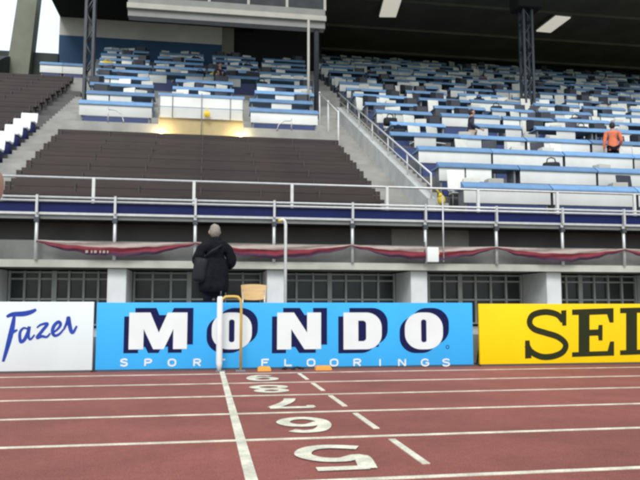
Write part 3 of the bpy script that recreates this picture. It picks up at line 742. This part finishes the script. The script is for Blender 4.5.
# hoop rails in front of the two desks
for i, (xa_, xm_, xb_) in enumerate(((107.5, 109, 123), (277, 279, 291.5))):
    ya_ = UY-.02
    p0 = P(xa_, 131, Y=ya_); p1 = P(xb_, 131, Y=ya_); zt2 = P(115, 109 if i == 0 else 112.5, Y=ya_).z
    if i == 0: pts = [(p0.x, ya_, UZ), (p0.x, ya_, zt2+.06)]; arc = [(p0.x, ya_, zt2-.02), (p0.x+(p1.x-p0.x)*.5, ya_, zt2-.03), (p1.x-.05, ya_, zt2-.16), (p1.x, ya_, zt2-.34), (p1.x, ya_, UZ)]
    else: pts = [(p1.x, ya_, UZ), (p1.x, ya_, zt2+.06)]; arc = [(p1.x, ya_, zt2-.02), (p0.x+(p1.x-p0.x)*.5, ya_, zt2-.03), (p0.x+.05, ya_, zt2-.16), (p0.x, ya_, zt2-.34), (p0.x, ya_, UZ)]
    b = MB(); b.tube(pts, .02, 'rail_steel', 6); b.tube(arc, .018, 'rail_steel', 6)
    tag(b.build('hoop_rail'), ['curved steel hoop rail in front of the left front desk above the brown benches', 'curved steel hoop rail in front of the right front desk above the brown benches'][i], 'hoop rail', 'hoop rails above the brown benches')

# ================================================================== ROOF, BACK, COLUMNS
t2 = thing('grandstand_roof', 'dark flat roof over the stand seen from below', 'roof', (10, 34, 18.5))
b = MB(); b.box((-4.5, 23, 18.5), (60, 46.5, 19.0), 'roof_dark'); b.build('ceiling', t2)
b = MB()
for y in range(25, 46, 4): b.box((-4.4, y-.08, 18.36), (60, y+.08, 18.497), 'roof_dark')
b.build('rib', t2)
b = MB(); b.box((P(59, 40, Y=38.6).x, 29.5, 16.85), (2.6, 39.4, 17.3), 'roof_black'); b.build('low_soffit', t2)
# lamps under the roof
for i, (px, py) in enumerate(((390, 7.5), (553, 23.5))):
    p = P(px, py, Z=18.3)
    t3 = thing('ceiling_light', ['bright strip light under the dark roof, the one nearer the cream gantry', 'bright strip light under the dark roof, right of the tall lattice column'][i], 'ceiling light', (p.x, p.y, 18.25), 'strip lights under the roof')
    M_ = Matrix.Translation((p.x, p.y, 18.2)) @ Matrix.Rotation(R(-8 if i == 0 else 2), 4, 'Z')
    b = MB(); b.bbox((-.50, -1.15, 0), (.50, 1.15, .08), 'lamp_tube', .03, M_); b.build('diffuser', t3)
    b = MB(); b.box((-.56, -1.2, .082), (.56, 1.2, .28), 'steel_grey', M_); b.build('housing', t3)
# back wall: grey over blue on the left, black on the right
t2 = thing('back_wall', 'rear wall of the stand, grey over dark blue at left, black at right', 'wall', (0, 39, 12))
BW = 38.6
xl = P(59, 40, Y=BW).x; xd = P(222, 40, Y=BW).x; xe = P(318, 40, Y=BW).x
z20 = P(150, 20, Y=BW).z; z40 = P(150, 40.5, Y=BW).z
b = MB(); b.box((xl, BW, z40), (xd, BW+.3, 16.84), 'back_grey'); b.build('grey_band', t2)
b = MB(); b.box((xl, BW-.02, 9), (xd, BW+.3, z40-.003), 'back_blue'); b.build('blue_band', t2)
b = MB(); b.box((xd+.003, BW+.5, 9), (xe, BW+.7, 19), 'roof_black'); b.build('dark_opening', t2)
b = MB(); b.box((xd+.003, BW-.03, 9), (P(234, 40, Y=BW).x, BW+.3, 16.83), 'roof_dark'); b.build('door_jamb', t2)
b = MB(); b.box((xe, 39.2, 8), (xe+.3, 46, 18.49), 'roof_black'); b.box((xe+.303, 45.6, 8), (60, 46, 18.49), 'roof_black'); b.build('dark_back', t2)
# end of the stand, open to the sky
CY = 37.0
t2 = thing('end_column', 'broad olive grey column at the far left beside the bright opening', 'column', (P(26, 60, Y=CY).x, CY, 10))
x0 = P(14, 30, Y=CY).x; x1 = P(38.5, 30, Y=CY).x
b = MB(); b.add([(x0-.5, CY, 11), (x1-.55, CY, 11), (x1, CY, 19), (x0+.3, CY, 19), (x0-.5, CY+.9, 11), (x1-.55, CY+.9, 11), (x1, CY+.9, 19), (x0+.3, CY+.9, 19)], [(0,1,2,3),(5,4,7,6),(0,4,5,1),(1,5,6,2),(2,6,7,3),(3,7,4,0)], 'olive'); b.build('shaft', t2)
b = MB(); b.extr_x([(28.0, 8.0), (37.9, 12.0), (37.9, P(30, 57, Y=37.9).z), (36.3, P(30, 57, Y=37).z-.3), (30, P(20, 82, Y=30).z), (28, P(10, 90, Y=28).z)], P(10, 60, Y=37).x-.5, P(10, 60, Y=37).x, 'end_green')
tag(b.build('end_wall'), 'dark sloping end wall below the olive column at far left', 'wall')
b = MB(); b.box((P(-30, 40, Y=37.5).x, 37.5, 10), (P(58, 60, Y=37.5).x, 37.8, P(30, 52, Y=37.5).z), 'end_green'); tag(b.build('rear_parapet'), 'dark rear parapet under the bright opening at far left', 'wall')

def lattice(name, label, px, pbase, Y, w, top, m, x_top_dark=None, n=14):
    pb = P(px, pbase, Y=Y); x = pb.x; z0 = pb.z-1.5
    t3 = thing(name, label, 'column', (x, Y, z0), 'lattice columns carrying the roof')
    for sx_ in (-1, 1):
        for sy_ in (-1, 1):
            b = MB(); b.box((x+sx_*w/2-.05, Y+sy_*w/2-.05, z0), (x+sx_*w/2+.05, Y+sy_*w/2+.05, top), m); b.build('chord', t3)
    h = (top-z0)/n
    b = MB()
    for k in range(n):
        for sy_ in (-1, 1):
            s_ = 1 if k % 2 else -1
            b.tube([(x-s_*w/2, Y+sy_*w/2, z0+k*h), (x+s_*w/2, Y+sy_*w/2, z0+(k+1)*h)], .035, m, 6)
            b.tube([(x+sy_*w/2, Y-s_*w/2, z0+k*h), (x+sy_*w/2, Y+s_*w/2, z0+(k+1)*h)], .035, m, 6)
    b.build('bracing', t3); return t3, x
t3, xc = lattice('lattice_column', 'tall dark lattice column standing among the right press desks', 528, 104, 29.5, .42, 18.27, 'steel_dark')
b = MB(); p = P(526, 4, Y=29.5); b.bbox((p.x-.62, 29.0, p.z-.35), (p.x+.62, 30.0, p.z+1.2), 'roof_black', .1); b.build('speaker_cluster', t3)
t3, xc = lattice('lattice_column', 'dark lattice column left of the hanging cream gantry', 88.5, 84, 27.5, .30, 16.847, 'steel_dark')
# hanging gantry
GY = 26.0
gx0 = P(128, 10, Y=GY).x; gx1 = P(325, 10, Y=GY).x
z23 = P(230, 22.3, Y=GY).z; z15 = P(230, 15.5, Y=GY).z; z9 = P(230, 10.5, Y=GY).z; z4 = P(230, 3.5, Y=GY).z
t3 = thing('gantry', 'cream commentary gantry hanging under the roof above the left press desks', 'gantry', ((gx0+gx1)/2, GY, z23))
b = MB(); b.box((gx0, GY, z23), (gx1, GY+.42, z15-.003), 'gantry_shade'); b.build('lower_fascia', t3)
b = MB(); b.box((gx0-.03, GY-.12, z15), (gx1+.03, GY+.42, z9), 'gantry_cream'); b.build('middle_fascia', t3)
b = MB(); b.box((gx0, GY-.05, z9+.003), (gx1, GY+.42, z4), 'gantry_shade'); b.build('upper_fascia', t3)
b = MB(); b.box((gx0+.05, GY+.1, z4+.003), (gx1-.05, GY+.4, z4+1.4), 'glass_dark'); b.build('window_band', t3)
for k in range(6):
    x = gx0+(gx1-gx0)*k/5
    b = MB(); b.box((x-.05, GY+.02, z4+.003), (x+.05, GY+.097, z4+1.4), 'gantry_cream'); b.build('mullion', t3)
b = MB(); b.box((gx0-.1, GY-.2, z4+1.403), (gx1+.1, GY+.6, z4+1.6), 'gantry_cream'); b.build('roof', t3)
for x in (gx0+.3, gx1-.3):
    b = MB(); b.box((x-.06, GY+.15, z4+1.6), (x+.06, GY+.27, 18.497), 'steel_dark'); b.build('hanger', t3)
# pole under the gantry
for i, (px, m, r, lab) in enumerate(((308.5, 'gantry_cream', .05, 'slim cream pole under the right end of the gantry'), (316.5, 'steel_dark', .10, 'thick dark pole right of the slim cream pole'))):
    p = P(px, 60, Y=25.3 if i == 0 else 26.2); zb_ = P(px, 104, Y=p.y).z-.8
    t3 = thing('roof_pole', lab, 'pole', (p.x, p.y, zb_), 'poles under the gantry')
    b = MB(); b.tube([(p.x, p.y, zb_), (p.x, p.y, z23+(-.003 if i == 0 else 7.6))], r, m, 10); b.build('shaft', t3)
    b = MB(); b.box((p.x-.15, p.y-.15, zb_), (p.x+.15, p.y+.15, zb_+.04), 'steel_dark'); b.build('base_plate', t3)
p = P(310, 44, Y=0.9)  # noqa

# ================================================================== PEOPLE
def skin_mesh(chains, m, root=0, sub=2):
    """chains: list of (verts{name: (co, r)}, edges) grown with the Skin modifier, returned as (verts, faces)"""
    out_v, out_f = [], []
    for verts, edges in chains:
        names = list(verts); me = bpy.data.meshes.new('skeleton')
        me.from_pydata([verts[n][0] for n in names], [(names.index(a), names.index(c)) for a, c in edges], [])
        o = bpy.data.objects.new('skeleton', me); COL.objects.link(o)
        sk = o.modifiers.new('Skin', 'SKIN'); sk.use_smooth_shade = True; sk.branch_smoothing = .4
        if not me.skin_vertices:
            raise RuntimeError('no skin layer')
        sv = me.skin_vertices[0].data
        for i, n in enumerate(names):
            r = verts[n][1]; sv[i].radius = r if hasattr(r, '__len__') else (r, r); sv[i].use_root = (i == root)
        ss = o.modifiers.new('Sub', 'SUBSURF'); ss.levels = sub; ss.render_levels = sub
        dg = bpy.context.evaluated_depsgraph_get(); ev = o.evaluated_get(dg); em = ev.to_mesh()
        off = len(out_v); out_v += [v.co.copy() for v in em.vertices]; out_f += [[i+off for i in p.vertices] for p in em.polygons]
        ev.to_mesh_clear(); bpy.data.objects.remove(o); bpy.data.meshes.remove(me)
    return out_v, out_f
def person(label, loc, rz, J, shirt, trouser, hair, hem=.72, height=1.78, coat=False):
    t3 = thing('person', label, 'person', loc)
    k = height/1.78
    M_ = Matrix.Translation(loc) @ Matrix.Rotation(rz, 4, 'Z') @ Matrix.Scale(k, 4)
    def lay(vf, m, name):
        vs = vf[0]
        if m not in ('skin', 'shoe'):
            a = .016 if coat else .010
            vs = [v+Vector((noise.noise(Vector((v.x*7, v.y*7, v.z*11))), noise.noise(Vector((v.x*7+9, v.y*7, v.z*11))), .3*noise.noise(Vector((v.x*6, v.y*6+5, v.z*6)))))*a+Vector((noise.noise(v*23), noise.noise(v*23+Vector((5, 0, 0))), 0))*a*.4 for v in vs]
        b = MB(); b.add([M_ @ v for v in vs], vf[1], m, True); return b
    B = {'pel': (J['pel'], (.13, .10)), 'wai': (J['wai'], (.125, .09)), 'che': (J['che'], (.15, .105)), 'nec': (J['nec'], .06), 'hea': (J['hea'], .075)}
    E = [('pel', 'wai'), ('wai', 'che'), ('che', 'nec'), ('nec', 'hea')]
    for s in 'lr':
        B |= {s+'sh': (J[s+'sh'], .065), s+'el': (J[s+'el'], .043), s+'wr': (J[s+'wr'], .028), s+'pa': (J[s+'pa'], (.036, .02)),
              s+'hi': (J[s+'hi'], .09), s+'kn': (J[s+'kn'], .056), s+'an': (J[s+'an'], .040), s+'to': (J[s+'to'], .034)}
        E += [('che', s+'sh'), (s+'sh', s+'el'), (s+'el', s+'wr'), (s+'wr', s+'pa'), ('pel', s+'hi'), (s+'hi', s+'kn'), (s+'kn', s+'an'), (s+'an', s+'to')]
    ch = [(B, E)]
    for s, sg in (('l', -1), ('r', 1)):
        w = Vector(J[s+'wr']); p_ = Vector(J[s+'pa']); d = (p_-w).normalized(); side = Vector((0, -1, 0)); side = (side-d*side.dot(d)).normalized(); n_ = d.cross(side)
        for q in range(4):
            r0 = p_+side*(q-1.5)*.019; L_ = (.075, .085, .08, .062)[q]
            ch.append(({'a': (r0, .0095), 'b': (r0+d*L_*.5+n_*.006*sg, .009), 'c': (r0+d*L_*.95+n_*.03*sg, .007)}, [('a', 'b'), ('b', 'c')]))
        r0 = w+d*.03+side*.025
        ch.append(({'a': (r0, .011), 'b': (r0+side*.03+d*.02, .0105), 'c': (r0+side*.035+d*.055, .008)}, [('a', 'b'), ('b', 'c')]))
    vf = skin_mesh(ch, 'skin')
    b = lay(vf, 'skin', 'body')
    hc = Vector(J['hea'])+Vector((0, 0, .055)); sk = MB()
    sk.sphere(hc, (.076, .096, .118), 'skin', seg=20); sk.sphere(hc+Vector((0, -.095, -.01)), (.015, .022, .026), 'skin', seg=8)
    sk.sphere(hc+Vector((0, -.055, -.075)), (.045, .04, .045), 'skin', seg=10)
    for s in (-1, 1):
        sk.sphere(hc+Vector((s*.088, -.004, -.012)), (.013, .022, .034), 'skin', seg=8)
        sk.sphere(hc+Vector((s*.03, -.086, .012)), (.013, .012, .009), 'plastic_white', seg=8); sk.sphere(hc+Vector((s*.03, -.096, .012)), (.006, .005, .006), 'shoe', seg=6)
    sk.sphere(hc+Vector((0, -.09, -.058)), (.024, .012, .007), 'cloth_red', seg=8)
    off = len(b.v)
    b.v += [M_ @ v for v in sk.v]
    for f, mi, sm in zip(sk.f, sk.m, sk.sm): b.f.append([i+off for i in f]); b.m.append(b._mi(sk.mats[mi])); b.sm.append(sm)
    b.build('body', t3)
    hb = MB(); hb.sphere(hc+Vector((0, .018, .006)), (.088, .106, .119), hair, seg=22)
    hb.v = [v+Vector((0, .02*max(0, -(v.z-hc.z))*8, 0)) if v.y < hc.y-.03 and v.z < hc.z+.05 else v for v in hb.v]
    for v in hb.v:
        if v.y < hc.y-.02 and v.z < hc.z+.045: v.y = hc.y-.02+(v.y-hc.y+.02)*.1
        v += (v-hc)*.09*noise.noise((v-hc)*28)
    hb.v = [M_ @ v for v in hb.v]; hb.build('hair', t3)
    # trousers
    T = {'pel': (J['pel'], (.155, .125))}; TE = []
    for s in 'lr':
        a = Vector(J[s+'kn']); c = Vector(J[s+'an'])
        T |= {s+'hi': (J[s+'hi'], .108), s+'kn': (J[s+'kn'], .078), s+'an': (c+Vector((0, 0, .02)), .068)}
        TE += [('pel', s+'hi'), (s+'hi', s+'kn'), (s+'kn', s+'an')]
    lay(skin_mesh([(T, TE)], trouser), trouser, 't').build('trousers', t3)
    pe = Vector(J['pel']); wa = Vector(J['wai'])
    C_ = {'hem': (pe+(pe-wa)*(2.0 if coat else .25), (.20, .16) if coat else (.165, .13)), 'pel': (J['pel'], (.205, .155) if coat else (.158, .12)), 'wai': (J['wai'], (.18, .135) if coat else (.145, .11)), 'che': (J['che'], (.225, .155) if coat else (.165, .12)), 'upp': (Vector(J['che'])*.45+Vector(J['nec'])*.55+Vector((0, .012, 0)), (.17, .125) if coat else (.135, .10)), 'nec': (Vector(J['nec'])-Vector((0, -.008, .0 if coat else .02)), .10 if coat else .075)}
    CE = [('hem', 'pel'), ('pel', 'wai'), ('wai', 'che'), ('che', 'upp'), ('upp', 'nec')]
    for s in 'lr':
        C_ |= {s+'sh': (J[s+'sh'], .112 if coat else .08), s+'el': (J[s+'el'], .090 if coat else .058), s+'wr': (J[s+'wr'], .05 if coat else .042)}
        CE += [('upp', s+'sh'), (s+'sh', s+'el'), (s+'el', s+'wr')]
    jv, jf = skin_mesh([(C_, CE)], shirt, root=1, sub=3)
    # skirt of the garment as a lofted, slightly folded tube, and a collar
    def loft(rings, n=40):
        off = len(jv)
        for c, rx, ry, fold in rings:
            for q in range(n):
                t = 2*math.pi*q/n; g = 1+fold*(.6*math.sin(5*t+c.z*3)+.4*math.sin(9*t+1.3))
                jv.append(Vector((c.x+rx*g*math.cos(t), c.y+ry*g*math.sin(t), c.z)))
        for i in range(len(rings)-1):
            for q in range(n): jf.append([off+i*n+q, off+i*n+(q+1) % n, off+(i+1)*n+(q+1) % n, off+(i+1)*n+q])
    W = Vector(J['wai']); Pv = Vector(J['pel']); up = lambda f: Pv+(W-Pv)*f
    if coat:
        loft([(up(1.5), .20, .15, .0), (up(1.1), .215, .165, .02), (up(.5), .225, .175, .04), (up(-.1), .235, .185, .05), (up(-.9), .235, .19, .055), (up(-1.5), .225, .185, .06), (up(-1.52), .20, .165, .06)])
        N_ = Vector(J['nec']); loft([(N_+Vector((0, .01, -.10)), .150, .12, .02), (N_+Vector((0, .01, -.04)), .105, .10, .02), (N_+Vector((0, .008, .03)), .085, .088, .02), (N_+Vector((0, .008, .045)), .074, .078, .02)])
    else: loft([(up(1.3), .155, .115, .0), (up(.7), .165, .125, .02), (up(.1), .172, .135, .03), (up(-.25), .170, .135, .04), (up(-.27), .15, .12, .04)])
    lay((jv, jf), shirt, 's').build('jacket' if coat else 'shirt', t3)
    for s in 'lr':
        a = Vector(J[s+'an']); c = Vector(J[s+'to']); d = c-a
        sh = {'a': (a+Vector((0, .03, -.03)), .05), 'b': (a+d*.5+Vector((0, 0, -.015)), .048), 'c': (c+d*.12, .04)}
        lay(skin_mesh([(sh, [('a', 'b'), ('b', 'c')])], 'shoe'), 'shoe', 's').build('shoe', t3)
    return t3
def standing(lw=None, rw=None, le=None, re=None, turn=0, stride=0):
    V = Vector
    J = dict(pel=V((0, 0, .95)), wai=V((0, .0, 1.13)), che=V((0, .01, 1.34)), nec=V((0, .0, 1.52)), hea=V((0, -.015, 1.605)))
    for s, g in (('l', -1), ('r', 1)):
        J |= {s+'sh': V((g*.20, .01, 1.42)), s+'el': V((g*.265, .04, 1.14)), s+'wr': V((g*.27, -.03, .90)), s+'pa': V((g*.268, -.05, .82)),
              s+'hi': V((g*.09, 0, .90)), s+'kn': V((g*.105, -.02-g*stride*.5, .49)), s+'an': V((g*.11, .02-g*stride, .085)), s+'to': V((g*.125, -.14-g*stride, .04))}
    for s, w, e in (('l', lw, le), ('r', rw, re)):
        if e is not None: J[s+'el'] = V(e)
        if w is not None:
            J[s+'wr'] = V(w); d = (V(w)-J[s+'el']).normalized(); J[s+'pa'] = V(w)+d*.085
    return J
# person in black with his back to the camera, behind the board
AY = 11.5
pa = P(214.5, 260, Y=AY)
JA = standing(lw=(-.17, -.20, 1.06), le=(-.30, .02, 1.14), rw=(.20, -.22, 1.10), re=(.29, .0, 1.15))
person('person in a bulky black jacket with grey hair, seen from behind near the finish line', (pa.x, AY, .48), R(180+8), JA, 'jacket_black', 'trouser_black', 'hair_grey', coat=True, height=1.82)
# shoulder bag hanging at the left hip
bx = P(201.5, 268, Y=AY+.0)
t3 = thing('shoulder_bag', 'black shoulder bag hanging at the left side of the person in black', 'bag', (bx.x, AY, bx.z-.3))
b = MB(); M_ = Matrix.Translation((bx.x, AY-.04, bx.z)) @ Matrix.Rotation(R(8), 4, 'Y'); b.bbox((-.13, -.16, -.24), (.09, .16, .16), 'bag_black', .06, M_); b.build('pouch', t3)
pts = [Vector((bx.x+.02, AY-.1, bx.z+.14)), Vector((pa.x-.05, AY-.21, bx.z+.26)), Vector((pa.x+.06, AY-.19, bx.z+.33)), Vector((pa.x+.13, AY-.08, bx.z+.385))]
b = MB(); b.tube([Vector((v.x, v.y, v.z)) for v in pts], .018, 'bag_black', 6); b.build('strap', t3)
# person in orange by the right desks
j = 2; yb_ = RY0+j*RP+1.0; po = P(612.5, 135, Y=yb_)
person('person in an orange shirt and dark trousers standing among the right desks', (po.x, yb_, RZ0+j*RZ+.43+.08), R(160), standing(stride=.05, lw=(-.24, -.14, 1.0)), 'shirt_orange', 'trouser_black', 'hair_dark', height=1.78)
# person in navy walking between the desks
j = 3; yb_ = RY0+j*RP+1.05; pn = P(471.5, 120, Y=yb_)
person('person in a navy top and tan trousers walking between the right desks', (pn.x, yb_, RZ0+j*RZ+.43), R(80), standing(stride=.16, lw=(-.22, -.25, 1.02), rw=(.24, .12, .95)), 'shirt_navy', 'trouser_tan', 'hair_dark', height=1.76)
# seated dark figure among the left desks
k = 3; yb_ = LY0+k*LP+.98; ps = P(220, 66, Y=yb_)
person('person in dark clothes standing among the press desks above the brown benches', (ps.x, yb_, UZ+k*LZ+.43), R(25), standing(lw=(-.20, -.26, 1.05), rw=(.16, -.28, 1.10)), 'shirt_navy', 'trouser_black', 'hair_dark', height=1.68)

# fingertip reaching into the picture at the left edge, with the hand behind it
tip = P(22, 187, Y=.30)
def hand_pt(dx, dy, dz): return Vector((tip.x-dx, tip.y+dy, tip.z+dz))
t3 = thing('hand', 'fingertip of a hand poking in at the left edge', 'hand', hand_pt(.2, 0, -.02))
ch = []
def fing(base, mid, dist, end, r): ch.append(({'a': (base, r*1.15), 'b': (mid, r*1.08), 'c': (dist, r), 'd': (end, r*.86)}, [('a', 'b'), ('b', 'c'), ('c', 'd')]))
fing(hand_pt(.088, 0, -.004), hand_pt(.050, .002, .002), hand_pt(.026, .001, .001), hand_pt(.007, 0, 0), .0100)
for q, (yy, zz) in enumerate(((.006, -.022), (.012, -.042), (.018, -.060))):
    L_ = (.0, .003, .012)[q]
    fing(hand_pt(.092+L_, yy, zz), hand_pt(.058+L_, yy-.012, zz+.004), hand_pt(.064+L_, yy-.030, zz-.002), hand_pt(.084+L_, yy-.030, zz-.004), .0082-.0006*q)
fing(hand_pt(.150, -.016, .006), hand_pt(.120, -.030, .010), hand_pt(.094, -.036, .004), hand_pt(.076, -.036, -.004), .0095)
ch.append(({'w': (hand_pt(.185, .006, -.030), (.026, .02)), 'p': (hand_pt(.140, .008, -.030), (.040, .018)), 'k': (hand_pt(.098, .008, -.030), (.040, .015)), 'f': (hand_pt(.34, .0, -.06), .042)}, [('k', 'p'), ('p', 'w'), ('w', 'f')]))
vf = skin_mesh(ch, 'skin'); b = MB(); b.add(vf[0], vf[1], 'skin', True); b.build('skin', t3)
b = MB(); b.sphere(hand_pt(.019, -.0005, .0072), (.0055, .0045, .0014), 'cloth_cream', seg=10); b.build('nail', t3)
vf = skin_mesh([({'a': (hand_pt(.24, .002, -.042), .046), 'b': (hand_pt(.40, -.01, -.075), .056)}, [('a', 'b')])], 'shirt_navy'); b = MB(); b.add(vf[0], vf[1], 'shirt_navy', True); b.build('sleeve', t3)

# ================================================================== LIGHT
SUN_EL, SUN_AZ = 43, 195       # azimuth measured from +Y clockwise: behind the camera, a little to the left
w = bpy.data.worlds.new('World'); S.world = w; w.use_nodes = True
nt = w.node_tree; bg = nt.nodes['Background']; sky = nt.nodes.new('ShaderNodeTexSky'); sky.sky_type = 'NISHITA'; sky.sun_disc = False
sky.sun_elevation = R(SUN_EL); sky.sun_rotation = R(SUN_AZ); sky.dust_density = 3; sky.air_density = 1.0
# broken cloud over the clear sky
wc = nt.nodes.new('ShaderNodeTexCoord'); wn = nt.nodes.new('ShaderNodeTexNoise'); wn.inputs['Scale'].default_value = 2.2; wn.inputs['Detail'].default_value = 6
nt.links.new(wc.outputs['Generated'], wn.inputs['Vector'])
wr = nt.nodes.new('ShaderNodeMapRange'); wr.inputs[1].default_value = .35; wr.inputs[2].default_value = .65; wr.inputs[3].default_value = .55; wr.inputs[4].default_value = .95
nt.links.new(wn.outputs['Fac'], wr.inputs[0])
wm = nt.nodes.new('ShaderNodeMix'); wm.data_type = 'RGBA'; nt.links.new(wr.outputs[0], wm.inputs['Factor'])
nt.links.new(sky.outputs[0], wm.inputs['A']); wm.inputs['B'].default_value = (6.7, 7.6, 8.3, 1)
nt.links.new(wm.outputs['Result'], bg.inputs[0]); bg.inputs[1].default_value = .13
sl = bpy.data.lights.new('sun', 'SUN'); sl.energy = 1.4; sl.angle = R(25); sl.color = (1, .985, .965)
so = bpy.data.objects.new('sun', sl); COL.objects.link(so)
d = Vector((math.sin(R(SUN_AZ))*math.cos(R(SUN_EL)), math.cos(R(SUN_AZ))*math.cos(R(SUN_EL)), math.sin(R(SUN_EL))))
so.rotation_euler = d.to_track_quat('Z', 'Y').to_euler(); so.location = (0, 0, 40)
S.view_settings.view_transform = 'Standard'; S.view_settings.look = 'None'; S.view_settings.gamma = 1; S.view_settings.use_curve_mapping = False
S.view_settings.exposure = 0.3
S.render.engine = 'CYCLES'; S.cycles.use_denoising = True; S.cycles.max_bounces = 6
S.cycles.pixel_filter_type = 'GAUSSIAN'; S.cycles.filter_width = 3.4
